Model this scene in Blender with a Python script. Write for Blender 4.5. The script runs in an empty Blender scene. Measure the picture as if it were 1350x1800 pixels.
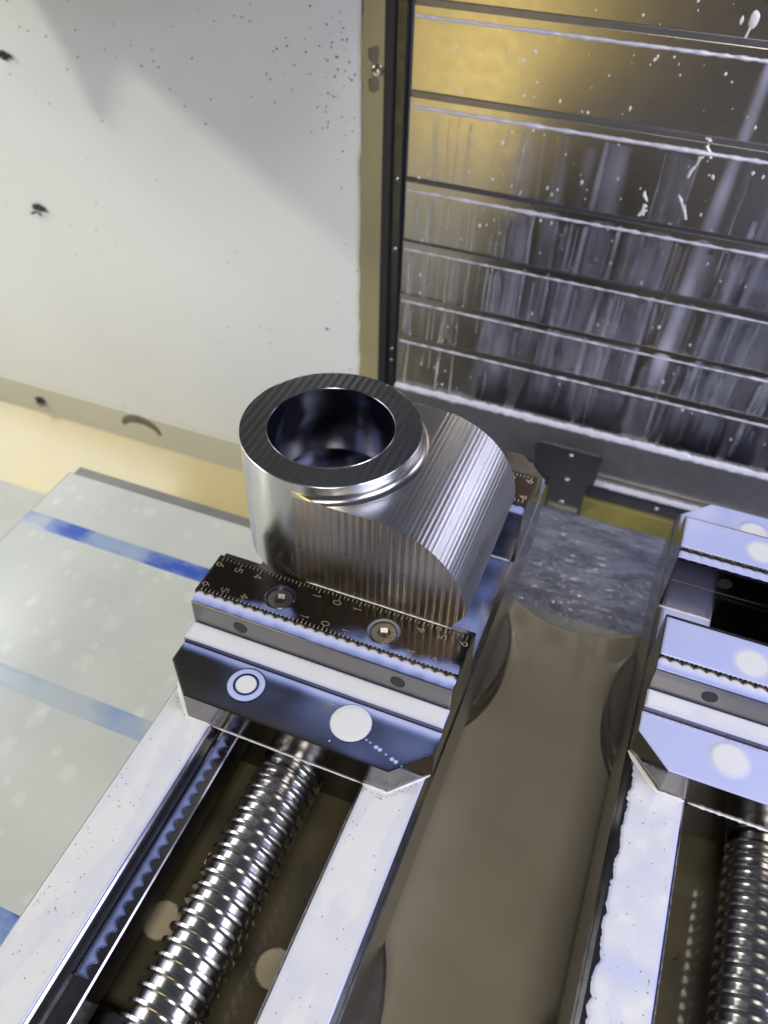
import bpy, bmesh, math, random
from mathutils import Vector, Matrix, noise
from mathutils.geometry import tessellate_polygon

random.seed(7)
S = 0.001                                   # everything below is laid out in millimetres
sc = bpy.context.scene
col = sc.collection
PI = math.pi

# ------------------------------------------------------------------ camera
cam_d = bpy.data.cameras.new('camera')
cam = bpy.data.objects.new('camera', cam_d); col.objects.link(cam)
sc.camera = cam
RX = Vector((0.929, 0.369, 0.021)); RY = Vector((0.271, -0.643, -0.716)); RZ = Vector((-0.250, 0.672, -0.697))
RZ.normalize(); RX = (RX - RZ * RX.dot(RZ)).normalized(); RY = RZ.cross(RX)
m = Matrix((RX, -RY, -RZ)).transposed().to_4x4()
m.translation = Vector((101.813, -198.975, 327.801)) * S
cam.matrix_world = m
cam_d.sensor_fit = 'VERTICAL'; cam_d.sensor_height = 36.0; cam_d.sensor_width = 27.0
cam_d.lens = 1461.9 / 1800 * 36
cam_d.clip_start = 0.01; cam_d.clip_end = 20
cam_d.dof.use_dof = True; cam_d.dof.focus_distance = 0.335; cam_d.dof.aperture_fstop = 11.0

# ------------------------------------------------------------------ world, lamps and added fills, exposure
w = bpy.data.worlds.new('World'); sc.world = w; w.use_nodes = True
bg = w.node_tree.nodes['Background']
bg.inputs[0].default_value = (0.72, 0.76, 1.0, 1); bg.inputs[1].default_value = 0.07

def area(name, loc, target, sx, sy, power, color):
    d = bpy.data.lights.new(name, 'AREA'); d.shape = 'RECTANGLE'; d.size = sx; d.size_y = sy
    d.energy = power; d.color = color
    o = bpy.data.objects.new(name, d); col.objects.link(o)
    o.location = Vector(loc) * S
    o.rotation_euler = (Vector(target) - Vector(loc)).to_track_quat('-Z', 'Y').to_euler()
    return o
area('work_lamp', (-1444, -500, 882), (-150, 200, 0), 0.07, 0.07, 9.6, (1.0, 0.985, 0.86))
area('cool_lamp', (700, -110, 400), (0, 130, 30), 0.45, 0.45, 7.0, (0.70, 0.74, 1.0))
area('side_wall_fill', (-820, 60, 420), (-20, 40, 20), 0.75, 0.45, 4.6, (0.95, 0.98, 1.0))  # added light, stands in for the bright side wall out of view
area('front_fill', (190, -620, 900), (90, 60, -40), 0.30, 0.30, 3.6, (1.0, 0.95, 0.86))  # added fill from above the front, lifts the pool and rails
area('warm_fill', (-320, -760, -110), (-60, 300, 60), 0.26, 0.40, 0.92, (1.0, 0.78, 0.25))  # added low fill, gives the cover and part their yellow reflections

vs = sc.view_settings
vs.view_transform = 'Standard'; vs.look = 'None'; vs.exposure = 0.0; vs.gamma = 1.0
vs.use_curve_mapping = False

# ------------------------------------------------------------------ helpers
def n3(x, y, z=0.0, s=1.0):
    return noise.noise(Vector((x * s, y * s, z)))

class MB:
    """collects shapes in mm; build() links them as one mesh object"""
    def __init__(self): self.v = []; self.f = []; self.a = []; self.sm = []
    def add(self, vs, fs, att=None, smooth=False):
        b = len(self.v); self.v += [tuple(p) for p in vs]
        self.f += [tuple(b + i for i in f) for f in fs]
        self.sm += [smooth] * len(fs)
        self.a += att if att is not None else [1.0] * len(vs)
        return self
    def bm(self, bm, smooth=False):
        bm.verts.index_update()
        self.add([v.co[:] for v in bm.verts], [[v.index for v in f.verts] for f in bm.faces], None, smooth)
        bm.free(); return self
    def box(self, x0, x1, y0, y1, z0, z1, bev=0.0, seg=2):
        bm = bmesh.new()
        P = [bm.verts.new((x, y, z)) for z in (z0, z1) for y in (y0, y1) for x in (x0, x1)]
        for f in ((0, 2, 3, 1), (4, 5, 7, 6), (0, 1, 5, 4), (2, 6, 7, 3), (0, 4, 6, 2), (1, 3, 7, 5)):
            bm.faces.new([P[i] for i in f])
        if bev: bmesh.ops.bevel(bm, geom=bm.edges[:], offset=bev, segments=seg, profile=0.5, affect='EDGES')
        return self.bm(bm)
    def prism(self, outer, z0, z1, holes=(), axis='Z', bev=0.0):
        """polygon (a,b) extruded; axis Z: (x,y)->z ; axis Y: (x,z)->y ; axis X: (y,z)->x"""
        def P(a, b, c): return {'Z': (a, b, c), 'Y': (a, c, b), 'X': (c, a, b)}[axis]
        loops = [list(outer)] + [list(h) for h in holes]
        flat = [p for l in loops for p in l]
        tri = tessellate_polygon([[Vector((p[0], p[1], 0)) for p in l] for l in loops])
        bm = bmesh.new()
        lo = [bm.verts.new(P(p[0], p[1], z0)) for p in flat]; hi = [bm.verts.new(P(p[0], p[1], z1)) for p in flat]
        for t in tri:
            try: bm.faces.new([lo[i] for i in t]); bm.faces.new([hi[i] for i in t])
            except ValueError: pass
        k = 0
        for l in loops:
            n = len(l)
            for i in range(n):
                a, b = k + i, k + (i + 1) % n
                bm.faces.new([lo[a], lo[b], hi[b], hi[a]])
            k += n
        bmesh.ops.recalc_face_normals(bm, faces=bm.faces[:])
        bmesh.ops.dissolve_limit(bm, angle_limit=0.002, verts=bm.verts[:], edges=bm.edges[:]) if not holes else None
        if bev:
            es = [e for e in bm.edges if len(e.link_faces) == 2 and e.calc_face_angle(0) > 0.5]
            bmesh.ops.bevel(bm, geom=es, offset=bev, segments=2, profile=0.5, affect='EDGES')
        return self.bm(bm)
    def lathe(self, prof, c=(0, 0), n=64, closed=False, a0=0.0, a1=2 * PI, smooth=True):
        full = abs(a1 - a0 - 2 * PI) < 1e-6; m_ = n if full else n + 1
        V = []
        for i in range(m_):
            a = a0 + (a1 - a0) * i / n
            for r, z in prof: V.append((c[0] + r * math.cos(a), c[1] + r * math.sin(a), z))
        k = len(prof); F = []
        for i in range(n):
            j = (i + 1) % m_
            for q in range(k - 1): F.append((i * k + q, j * k + q, j * k + q + 1, i * k + q + 1))
        self.add(V, F, None, smooth); return self
    def disc(self, c, r, z, n=40, att=1.0):
        self.add([(c[0] + r * math.cos(2 * PI * i / n), c[1] + r * math.sin(2 * PI * i / n), z) for i in range(n)], [tuple(range(n))], [att] * n)
        return self
    def tube(self, pts, rad, n=8, flat=1.0):
        pts = [Vector(p) for p in pts]; V = []; F = []
        for i, p in enumerate(pts):
            d = (pts[min(i + 1, len(pts) - 1)] - pts[max(i - 1, 0)]).normalized()
            u = d.cross(Vector((0, 0, 1)));  u = u.normalized() if u.length > 1e-4 else Vector((1, 0, 0))
            q = u.cross(d); r = rad(i / (len(pts) - 1)) if callable(rad) else rad
            for k in range(n):
                a = 2 * PI * k / n; V.append(p + u * (r * math.cos(a)) + q * (r * flat * math.sin(a)))
        for i in range(len(pts) - 1):
            for k in range(n):
                F.append((i * n + k, i * n + (k + 1) % n, (i + 1) * n + (k + 1) % n, (i + 1) * n + k))
        F.append(tuple(range(n))); F.append(tuple(reversed(range((len(pts) - 1) * n, len(pts) * n))))
        self.add(V, F, None, True); return self
    def blob(self, c, rx, ry, rz, seed=0, rough=0.25, lev=2):
        bm = bmesh.new(); bmesh.ops.create_icosphere(bm, subdivisions=lev, radius=1)
        for v in bm.verts:
            k = 1 + rough * noise.noise(v.co * 1.7 + Vector((seed * 3.1, seed, 0)))
            v.co = Vector((c[0] + v.co.x * rx * k, c[1] + v.co.y * ry * k, c[2] + v.co.z * rz * k))
        return self.bm(bm, True)
    def grid(self, fn, nu, nv, att=None):
        V = []; A = []
        for j in range(nv + 1):
            for i in range(nu + 1):
                r = fn(i / nu, j / nv); V.append(r[:3]); A.append(r[3] if len(r) > 3 else 1.0)
        F = [(j * (nu + 1) + i, j * (nu + 1) + i + 1, (j + 1) * (nu + 1) + i + 1, (j + 1) * (nu + 1) + i) for j in range(nv) for i in range(nu)]
        self.add(V, F, A, True); return self
    def build(self, name, mat, parent=None, fix=True, autosmooth=0.7):
        o0 = Vector((0, 0, 0))
        if parent is not None:
            p = parent
            while p is not None: o0 += p.location; p = p.parent
        me = bpy.data.meshes.new(name)
        me.from_pydata([(x * S - o0.x, y * S - o0.y, z * S - o0.z) for x, y, z in self.v], [], self.f)
        me.polygons.foreach_set('use_smooth', self.sm)
        at = me.attributes.new('depth', 'FLOAT', 'POINT'); at.data.foreach_set('value', self.a)
        if fix:
            b = bmesh.new(); b.from_mesh(me); bmesh.ops.recalc_face_normals(b, faces=b.faces[:]); b.to_mesh(me); b.free()
        me.materials.append(mat); me.update()
        if autosmooth and any(self.sm): me.set_sharp_from_angle(angle=autosmooth)
        o = bpy.data.objects.new(name, me); col.objects.link(o)
        o.parent = parent
        return o

def tag(o, label=None, cat=None, group=None, kind=None):
    if label: o['label'] = label
    if cat: o['category'] = cat
    if group: o['group'] = group
    if kind: o['kind'] = kind
    return o
def thing(name, loc, label, cat, group=None):
    o = bpy.data.objects.new(name, None); col.objects.link(o); o.location = Vector(loc) * S
    o.empty_display_size = 0.02
    return tag(o, label, cat, group)

# ------------------------------------------------------------------ materials
def new_mat(name):
    mt = bpy.data.materials.new(name); mt.use_nodes = True
    nt = mt.node_tree; return mt, nt, nt.nodes['Principled BSDF']
def lnk(nt, a, b): nt.links.new(a, b)
def nd(nt, t, **kw):
    n = nt.nodes.new(t)
    for k, v in kw.items():
        if k in n.inputs: n.inputs[k].default_value = v
        else: setattr(n, k, v)
    return n
def coords(nt, scale=(1, 1, 1), which='Object'):
    tc = nd(nt, 'ShaderNodeTexCoord'); mp = nd(nt, 'ShaderNodeMapping'); mp.inputs['Scale'].default_value = scale
    lnk(nt, tc.outputs[which], mp.inputs['Vector']); return mp.outputs['Vector']
def ramp(nt, fac, stops):
    r = nd(nt, 'ShaderNodeValToRGB'); e = r.color_ramp.elements
    while len(e) < len(stops): e.new(0.5)
    for i, (p, c) in enumerate(stops):
        e[i].position = p; e[i].color = (c, c, c, 1) if not isinstance(c, tuple) else (*c, 1)
    lnk(nt, fac, r.inputs[0]); return r.outputs['Color']
def ntex(nt, vec, scale, detail=4, rough=0.55):
    n = nd(nt, 'ShaderNodeTexNoise', Scale=scale, Detail=detail, Roughness=rough); lnk(nt, vec, n.inputs['Vector']); return n.outputs['Fac']
def mixc(nt, fac, a, b):
    mx = nd(nt, 'ShaderNodeMix', data_type='RGBA')
    for sock, val in ((mx.inputs[0], fac), (mx.inputs[6], a), (mx.inputs[7], b)):
        if hasattr(val, 'is_output') or hasattr(val, 'links'): lnk(nt, val, sock)
        elif isinstance(val, tuple): sock.default_value = (*val, 1)
        else: sock.default_value = val
    return mx.outputs[2]
def bump(nt, h, strength, dist, prev=None):
    b = nd(nt, 'ShaderNodeBump', Strength=strength, Distance=dist); lnk(nt, h, b.inputs['Height'])
    if prev is not None: lnk(nt, prev, b.inputs['Normal'])
    return b.outputs['Normal']
def wave(nt, vec, period, direction='X', dist=0.0, dscale=1.0, profile='SIN'):
    n = nd(nt, 'ShaderNodeTexWave', bands_direction=direction, wave_profile=profile)
    n.inputs['Scale'].default_value = 2 * PI / (20 * period); n.inputs['Distortion'].default_value = dist
    n.inputs['Detail'].default_value = 2; n.inputs['Detail Scale'].default_value = dscale
    lnk(nt, vec, n.inputs['Vector']); return n.outputs['Fac']

def steel(name, base, r0, r1, grain=(40, 900, 900), gs=7.0, gstr=0.10, spots=0.0, waves=None):
    mt, nt, b = new_mat(name)
    b.inputs['Metallic'].default_value = 1.0
    v = coords(nt); vg = coords(nt, grain)
    big = ntex(nt, v, 55, 5)
    lnk(nt, mixc(nt, big, tuple(c * 0.90 for c in base), tuple(min(1, c * 1.08) for c in base)), b.inputs['Base Color'])
    g = ntex(nt, vg, gs, 3)
    rr = nd(nt, 'ShaderNodeMapRange'); lnk(nt, ntex(nt, v, 140, 4), rr.inputs[0])
    rr.inputs['From Min'].default_value = 0.3; rr.inputs['From Max'].default_value = 0.7
    rr.inputs['To Min'].default_value = r0; rr.inputs['To Max'].default_value = r1
    lnk(nt, rr.outputs[0], b.inputs['Roughness'])
    nrm = bump(nt, g, gstr, 0.00003)
    if waves:
        for (per, d, ds, st, dd, dsc) in waves:
            nrm = bump(nt, wave(nt, v, per, d, ds, dsc), st, dd, nrm)
    lnk(nt, nrm, b.inputs['Normal'])
    return mt

M = {}
M['vise'] = steel('ground_vise_steel', (0.36, 0.345, 0.34), 0.17, 0.22, (300, 30, 300))
M['jaw'] = steel('hardened_jaw_steel', (0.25, 0.235, 0.23), 0.14, 0.18, (30, 400, 400))
M['plate'] = steel('blackened_jaw_plate', (0.115, 0.095, 0.08), 0.20, 0.25, (500, 30, 300), gstr=0.12)
M['screwsteel'] = steel('bright_screw_steel', (0.60, 0.585, 0.57), 0.19, 0.23, (900, 40, 900))
M['bolt'] = steel('dark_bolt', (0.58, 0.55, 0.52), 0.22, 0.28)
M['riser'] = steel('riser_steel', (0.22, 0.20, 0.17), 0.42, 0.50, (40, 40, 900))
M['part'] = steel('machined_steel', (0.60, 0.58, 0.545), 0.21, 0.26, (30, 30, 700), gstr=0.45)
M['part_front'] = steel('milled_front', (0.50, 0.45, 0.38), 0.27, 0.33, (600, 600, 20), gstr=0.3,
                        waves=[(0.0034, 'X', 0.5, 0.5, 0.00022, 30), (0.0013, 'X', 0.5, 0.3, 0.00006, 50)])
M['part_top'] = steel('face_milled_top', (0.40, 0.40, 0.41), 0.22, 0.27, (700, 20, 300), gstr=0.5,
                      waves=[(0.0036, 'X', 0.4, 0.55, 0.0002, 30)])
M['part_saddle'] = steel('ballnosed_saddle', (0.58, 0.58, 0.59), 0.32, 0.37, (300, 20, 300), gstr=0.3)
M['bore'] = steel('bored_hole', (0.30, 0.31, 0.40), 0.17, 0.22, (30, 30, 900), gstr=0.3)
M['cover'] = steel('stainless_lamella', (0.46, 0.43, 0.40), 0.27, 0.31, (60, 60, 6), gs=20, gstr=0.06)
M['darkmetal'] = steel('dark_machine_metal', (0.10, 0.10, 0.10), 0.3, 0.5)
M['bracket'] = steel('bracket_steel', (0.20, 0.195, 0.19), 0.3, 0.45)

def paint(name, base, dark, rough=0.4, speck=True, spec=0.5):
    mt, nt, b = new_mat(name)
    v = coords(nt)
    c = mixc(nt, ramp(nt, ntex(nt, v, 9, 6), [(0.3, 0.0), (0.75, 1.0)]), base, dark)
    if speck:
        vo = nd(nt, 'ShaderNodeTexVoronoi', Scale=95.0); lnk(nt, v, vo.inputs['Vector'])
        s1 = ramp(nt, vo.outputs['Distance'], [(0.06, 1.0), (0.12, 0.0)])
        ms = nd(nt, 'ShaderNodeMath', operation='MULTIPLY'); lnk(nt, s1, ms.inputs[0])
        lnk(nt, ramp(nt, ntex(nt, v, 13, 3), [(0.52, 0.0), (0.66, 0.75)]), ms.inputs[1])
        c = mixc(nt, ms.outputs[0], c, (0.32, 0.31, 0.30))
    lnk(nt, c, b.inputs['Base Color'])
    rr = ramp(nt, ntex(nt, v, 30, 4), [(0.3, rough * 0.7), (0.7, rough * 1.3)]); lnk(nt, rr, b.inputs['Roughness'])
    b.inputs['Specular IOR Level'].default_value = spec
    lnk(nt, bump(nt, ntex(nt, v, 260, 3), 0.12, 0.0004), b.inputs['Normal'])
    return mt
M['wall'] = paint('enclosure_paint', (0.79, 0.795, 0.765), (0.74, 0.745, 0.715), 0.38)
M['olive'] = paint('wet_olive_paint', (0.35, 0.31, 0.165), (0.27, 0.24, 0.13), 0.3, False)
M['flange'] = paint('flange_paint', (0.62, 0.60, 0.50), (0.54, 0.52, 0.42), 0.35, False)
M['chute'] = paint('chute_panel', (0.62, 0.49, 0.21), (0.52, 0.45, 0.25), 0.14, False, 0.8)  # gold base colour carries the warm light the panel reflects
M['foamfloor'] = paint('foamy_tray', (0.62, 0.62, 0.58), (0.45, 0.45, 0.43), 0.25, False)
M['headgrey'] = paint('spindle_head_grey', (0.22, 0.22, 0.23), (0.18, 0.18, 0.19), 0.5, False)

def plain(name, colr, rough, metal=0.0, spec=0.5):
    mt, nt, b = new_mat(name)
    v = coords(nt)
    lnk(nt, mixc(nt, ntex(nt, v, 120, 4), tuple(c * 0.75 for c in colr), tuple(min(1, c * 1.2) for c in colr)), b.inputs['Base Color'])
    b.inputs['Roughness'].default_value = rough; b.inputs['Metallic'].default_value = metal
    b.inputs['Specular IOR Level'].default_value = spec
    return mt
M['mark'] = plain('engraved_mark', (0.74, 0.67, 0.50), 0.5)
M['rust'] = plain('grime', (0.05, 0.045, 0.05), 0.6)
M['black'] = plain('black_rubber', (0.02, 0.02, 0.02), 0.45)
M['yellow'] = paint('yellow_wiper', (0.30, 0.25, 0.05), (0.10, 0.09, 0.04), 0.3, False)
M['stain'] = plain('brown_stain', (0.16, 0.135, 0.09), 0.5)
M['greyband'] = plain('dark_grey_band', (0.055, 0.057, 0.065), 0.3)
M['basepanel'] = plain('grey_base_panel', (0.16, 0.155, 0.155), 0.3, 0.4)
M['chip'] = steel('gold_chip', (0.85, 0.66, 0.32), 0.15, 0.25)

def liquid(name, stops, a_lo, a_hi, rough=0.09, blot=None):
    """milky coolant: colour and cover follow the film thickness stored in 'depth'"""
    mt, nt, b = new_mat(name)
    at = nd(nt, 'ShaderNodeAttribute', attribute_name='depth')
    f = at.outputs['Fac']
    if blot:
        v = coords(nt)
        ad = nd(nt, 'ShaderNodeMath', operation='MULTIPLY_ADD'); lnk(nt, ntex(nt, v, blot[0], 4), ad.inputs[0])
        ad.inputs[1].default_value = blot[1]; lnk(nt, f, ad.inputs[2])
        sb = nd(nt, 'ShaderNodeMath', operation='SUBTRACT'); lnk(nt, ad.outputs[0], sb.inputs[0]); sb.inputs[1].default_value = blot[1] * 0.5
        f = sb.outputs[0]
    lnk(nt, ramp(nt, f, stops), b.inputs['Base Color'])
    b.inputs['Roughness'].default_value = rough
    b.inputs['IOR'].default_value = 1.42
    mr = nd(nt, 'ShaderNodeMapRange', interpolation_type='SMOOTHSTEP'); lnk(nt, f, mr.inputs[0])
    mr.inputs['From Min'].default_value = a_lo; mr.inputs['From Max'].default_value = a_hi
    tr = nd(nt, 'ShaderNodeBsdfTransparent'); gl = nd(nt, 'ShaderNodeBsdfGlossy'); gl.inputs['Roughness'].default_value = 0.06
    fr = nd(nt, 'ShaderNodeFresnel', IOR=1.34)
    m1 = nd(nt, 'ShaderNodeMixShader'); lnk(nt, fr.outputs[0], m1.inputs[0]); lnk(nt, tr.outputs[0], m1.inputs[1]); lnk(nt, gl.outputs[0], m1.inputs[2])
    m2 = nd(nt, 'ShaderNodeMixShader'); lnk(nt, mr.outputs[0], m2.inputs[0]); lnk(nt, m1.outputs[0], m2.inputs[1]); lnk(nt, b.outputs[0], m2.inputs[2])
    lnk(nt, m2.outputs[0], nt.nodes['Material Output'].inputs['Surface'])
    return mt
MILK = [(0.0, (0.10, 0.14, 0.34)), (0.35, (0.24, 0.30, 0.56)), (0.65, (0.45, 0.485, 0.73)), (0.9, (0.61, 0.61, 0.65)), (1.0, (0.72, 0.71, 0.675))]
M['milk'] = liquid('milky_coolant', MILK, 0.0, 0.62, blot=(60, 0.10))
M['milkrun'] = liquid('coolant_runs', [(0.0, (0.5, 0.5, 0.6)), (0.6, (0.62, 0.61, 0.72)), (1.0, (0.84, 0.83, 0.86))], 0.0, 1.0, 0.15)
M['murk'] = liquid('murky_sump_coolant', [(0.0, (0.10, 0.085, 0.055)), (0.4, (0.17, 0.145, 0.09)), (1.0, (0.80, 0.70, 0.50))], -0.3, 0.3, 0.08, blot=(30, 0.12))
M['tan'] = liquid('tan_table_coolant', [(0.0, (0.33, 0.29, 0.205)), (0.5, (0.40, 0.355, 0.25)), (1.0, (0.48, 0.43, 0.31))], -0.5, 0.1, 0.05, blot=(14, 1.3))
M['tablefilm'] = liquid('table_film', [(0.0, (0.50, 0.52, 0.51)), (0.5, (0.65, 0.67, 0.635)), (1.0, (0.82, 0.82, 0.75))], -0.5, 0.1, 0.16, blot=(40, 0.25))
M['bead'] = plain('drip_bead', (0.64, 0.63, 0.70), 0.22)
M['foam'] = plain('white_foam', (0.80, 0.79, 0.76), 0.25)

def blue_strip():
    mt, nt, b = new_mat('blue_slot_cover'); v = coords(nt)
    n = ntex(nt, coords(nt, (0.6, 1.2, 1)), 26, 5, 0.6)
    at = nd(nt, 'ShaderNodeAttribute', attribute_name='depth')
    ad = nd(nt, 'ShaderNodeMath', operation='ADD'); lnk(nt, n, ad.inputs[0]); lnk(nt, at.outputs['Fac'], ad.inputs[1])
    lnk(nt, ramp(nt, ad.outputs[0], [(0.30, (0.02, 0.045, 0.42)), (0.52, (0.06, 0.13, 0.55)), (0.66, (0.30, 0.40, 0.62)), (0.9, (0.50, 0.55, 0.60))]), b.inputs['Base Color'])
    b.inputs['Roughness'].default_value = 0.2; return mt
M['blue'] = blue_strip()
def wet_floor():
    mt, nt, b = new_mat('wet_way_cover'); v = coords(nt, (0.55, 1.4, 1))
    n = ntex(nt, v, 120, 3, 0.55)
    lnk(nt, ramp(nt, ntex(nt, v, 60, 4, 0.6), [(0.35, (0.20, 0.21, 0.28)), (0.7, (0.44, 0.46, 0.56))]), b.inputs['Base Color'])
    b.inputs['Roughness'].default_value = 0.10; b.inputs['Metallic'].default_value = 0.35
    lnk(nt, bump(nt, n, 0.9, 0.006), b.inputs['Normal']); return mt
M['wetfloor'] = wet_floor()
def table_mat():
    mt, nt, b = new_mat('ground_table_steel'); v = coords(nt)
    lnk(nt, mixc(nt, ntex(nt, v, 40, 5), (0.22, 0.22, 0.215), (0.33, 0.33, 0.32)), b.inputs['Base Color'])
    b.inputs['Metallic'].default_value = 0.5; b.inputs['Roughness'].default_value = 0.3
    return mt
M['table'] = table_mat()

# ================================================================== SETTING
TZ = -76.0
# --- machine table with slots
tb = MB()
slots = [(85, 97), (-26, -13), (-136, -123)]
ys = [-250] + [v for s in sorted(slots) for v in s] + [140.5]
for i in range(0, len(ys), 2):
    tb.box(-268, 420, ys[i], ys[i + 1], -114, TZ, 0.4)
for (a, b_) in slots: tb.box(-267.5, 420, a - 1, b_ + 1, -114, TZ - 3)
tb.box(-267, 420, 140, 150.5, -114, TZ - 2.5, 0.6)
table = tag(tb.build('table', M['table']), 'grey machine table with slots under both vises', None, None, 'structure')
for i, (a, b_) in enumerate(slots):
    fade = (0.0, 0.38, 0.12)[i]
    s_ = MB().grid(lambda u, v_: (-267.6 + 240 * u, a - 0.2 + (b_ - a + 0.4) * v_, TZ + 0.75 - (0.5 if v_ in (0, 1) else 0),
          fade + 0.20 * n3(u * 9, i * 7.0) + (0.2 if u < 0.08 else 0) + 0.22 * math.exp(-((u - 0.31) / 0.10) ** 2) * (i == 0)), 120, 6)
    s_.build('slot_cover', M['blue'], table)

fl = MB().box(-52, 420, 140, 300.5, -130, -118, 0)
tag(fl.build('floor', M['wetfloor']), 'wet blue grey sheet floor behind the machine table', None, None, 'structure')
tr = MB().box(-760, -52.5, -300, 223, -228, -215, 0)
tag(tr.build('tray', M['foamfloor']), 'foamy pale tray below the end of the table', None, None, 'structure')

# --- left wall with flange, chute and trim
wl = MB().box(-760, -106, 299, 306, -153, 420, 0.6)
wall = tag(wl.build('wall', M['wall']), 'off white painted enclosure wall', None, None, 'structure')
MB().box(-760, -55, 296.5, 305, -188, -153.2, 1.2).build('flange', M['flange'], wall)
MB().prism([(300, -186), (222, -214.8), (222, -217), (303, -189)], -760, -53, axis='X').build('chute_panel', M['chute'], wall)
# torn paint edge: wavy olive strip
ol = []
for i in range(81):
    z = -153 + (420 + 153) * i / 80
    ol.append((-106.2 - 2.2 * abs(n3(z, 3.1, 0, 0.03)) - 1.0 * n3(z, 9, 0, 0.11) + (1.5 if z > 120 else 0), z))
MB().prism(ol + [(-92, 420), (-92, -153)], 297.8, 299.4, axis='Y').build('edge_strip', M['olive'], wall)
b_ = MB().lathe([(0, 296.2), (2.2, 296.2), (3.6, 297.0), (3.8, 298.0)], n=24)
b_.v = [(x - 95.2, z - 0, y + 172.2) for x, y, z in b_.v]
b_.build('bolt', M['bolt'], wall)
for k, (cx, cz) in enumerate(((-97.5, 180.5), (-98, 164.0))):
    MB().blob((cx, 297.8, cz), 4.0, 0.5, 4.6, k, 0.5).build('grime_patch', M['stain'], wall)
# clusters of swarf stuck to the wall
def swarf(name, c, size, label, seed, n=9, mat='rust'):
    random.seed(seed); t = MB()
    for k in range(n):
        a = random.uniform(0, 2 * PI); r = size * random.uniform(0.1, 0.75)
        p = Vector((c[0] + r * math.cos(a), c[1] - random.uniform(0.3, 1.5), c[2] + 0.55 * r * math.sin(a)))
        pts = [p]; d = Vector((random.uniform(-1, 1), random.uniform(-.4, .2), random.uniform(-.7, .7))).normalized()
        for q in range(4):
            d = (d + Vector((random.uniform(-.7, .7), random.uniform(-.3, .3), random.uniform(-.7, .7)))).normalized()
            pts.append(pts[-1] + d * size * 0.13)
        t.tube(pts, size * random.uniform(.06, .14), 5)
    t.blob((c[0], c[1] - 0.2, c[2]), size * .7, 0.7, size * .35, seed, 0.6)
    return tag(t.build(name, M[mat]), label, 'swarf')
swarf('swarf_cluster', (-377, 298.9, 146), 7.5, 'dark swarf clump stuck high on the white wall', 3)
swarf('swarf_cluster', (-384, 298.9, 35), 8.5, 'dark swarf clump with a shiny flake halfway up the white wall', 5, 11)
swarf('swarf_cluster', (-446, 296.4, -170), 9, 'small dark swarf clump on the flange under the wall', 8)
swarf('swarf_fleck', (-134, 298.9, -13.5), 1.8, 'tiny dark fleck on the white wall beside the edge strip', 9, 4)
t = MB()
arc = [(-330 + 20 * math.cos(a), 296.2, -172 + 13 * math.sin(a)) for a in [PI * (0.95 - 0.95 * i / 16) for i in range(17)]]
t.tube(arc, lambda u: 1.0 + 3.6 * math.sin(PI * min(1, u * 0.95 + 0.04)) ** 0.7, 8, 1.0)
t.v = [(x, 296.5 - max(0, (296.5 - y)) * 0.25, z) for x, y, z in t.v]
tag(t.build('swarf_curl', M['stain']), 'thick dark curl of swarf on the flange', 'swarf')
random.seed(22)
sp = MB()
for k in range(170):
    x = random.choice((random.gauss(-120, 12), random.uniform(-390, -110))); z = random.choice((random.gauss(165, 22), random.uniform(-150, 205)))
    if x > -107: continue
    r = random.uniform(.25, .75); sp.blob((x, 298.95, z), r, 0.2, r, k, 0.3, 1)
tag(sp.build('wall_specks', M['rust']), 'fine dark specks scattered over the white wall', None, None, 'stuff')

# ================================================================== LAMELLA COVER
YC = 300.0
cov = thing('lamella_cover', (60, YC, -118), 'stainless lamella way cover streaked with milky coolant', 'way cover')
zb = [252, 200.3, 151.8, 100.8, 60.5, 21.8, -10.5, -48.0]
for i in range(len(zb) - 1):
    z1, z0 = zb[i], zb[i + 1]; y = YC + 9 - 1.3 * i
    sh = MB().box(-77.5, 430, y, y + 1.0, z0 - 2, z1 + 6, 0.3).build('lamella', M['cover'], cov)
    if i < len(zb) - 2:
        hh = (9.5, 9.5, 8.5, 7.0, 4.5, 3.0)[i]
        MB().box(-77, 430, y - 1.1, y + 0.2, z0 + 1.2, z0 + hh, 0.3).build('fold_shade', M['basepanel' if i < 2 else 'greyband'], sh)  # strip colours in the dark reflection above each fold
MB().box(-91.6, -86.5, YC - 1, YC + 10, -130, 420, 0.5).build('side_rail', M['black'], cov)
MB().box(-86.3, -79.8, YC + 3, YC + 11, -130, 420, 0.5).build('side_seal', M['darkmetal'], cov)
for z in (108, -30, -20, 60):
    b_ = MB().blob((-83, YC + 2.6, z), 1.5, .8, 1.5, z, .2); b_.build('rivet', M['bolt'], cov)
MB().box(-79.6, 430, YC - 3, YC + 1.5, -85, -50.5, 0.6).build('base_panel', M['basepanel'], cov)
MB().box(36, 430, YC - 9, YC + 2, -89.0, -85.2, 0.8).build('ledge', M['screwsteel'], cov)
MB().box(-20, 430, YC - 4, YC + 2, -106, -89.2, 0.5).build('dark_band', M['greyband'], cov)
MB().prism([(YC - 14, -117.9), (YC + 2, -117.9), (YC + 2, -106.2), (YC - 7, -106.2)], -20, 430, axis='X', bev=0.5).build('wiper_strip', M['yellow'], cov)
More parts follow.
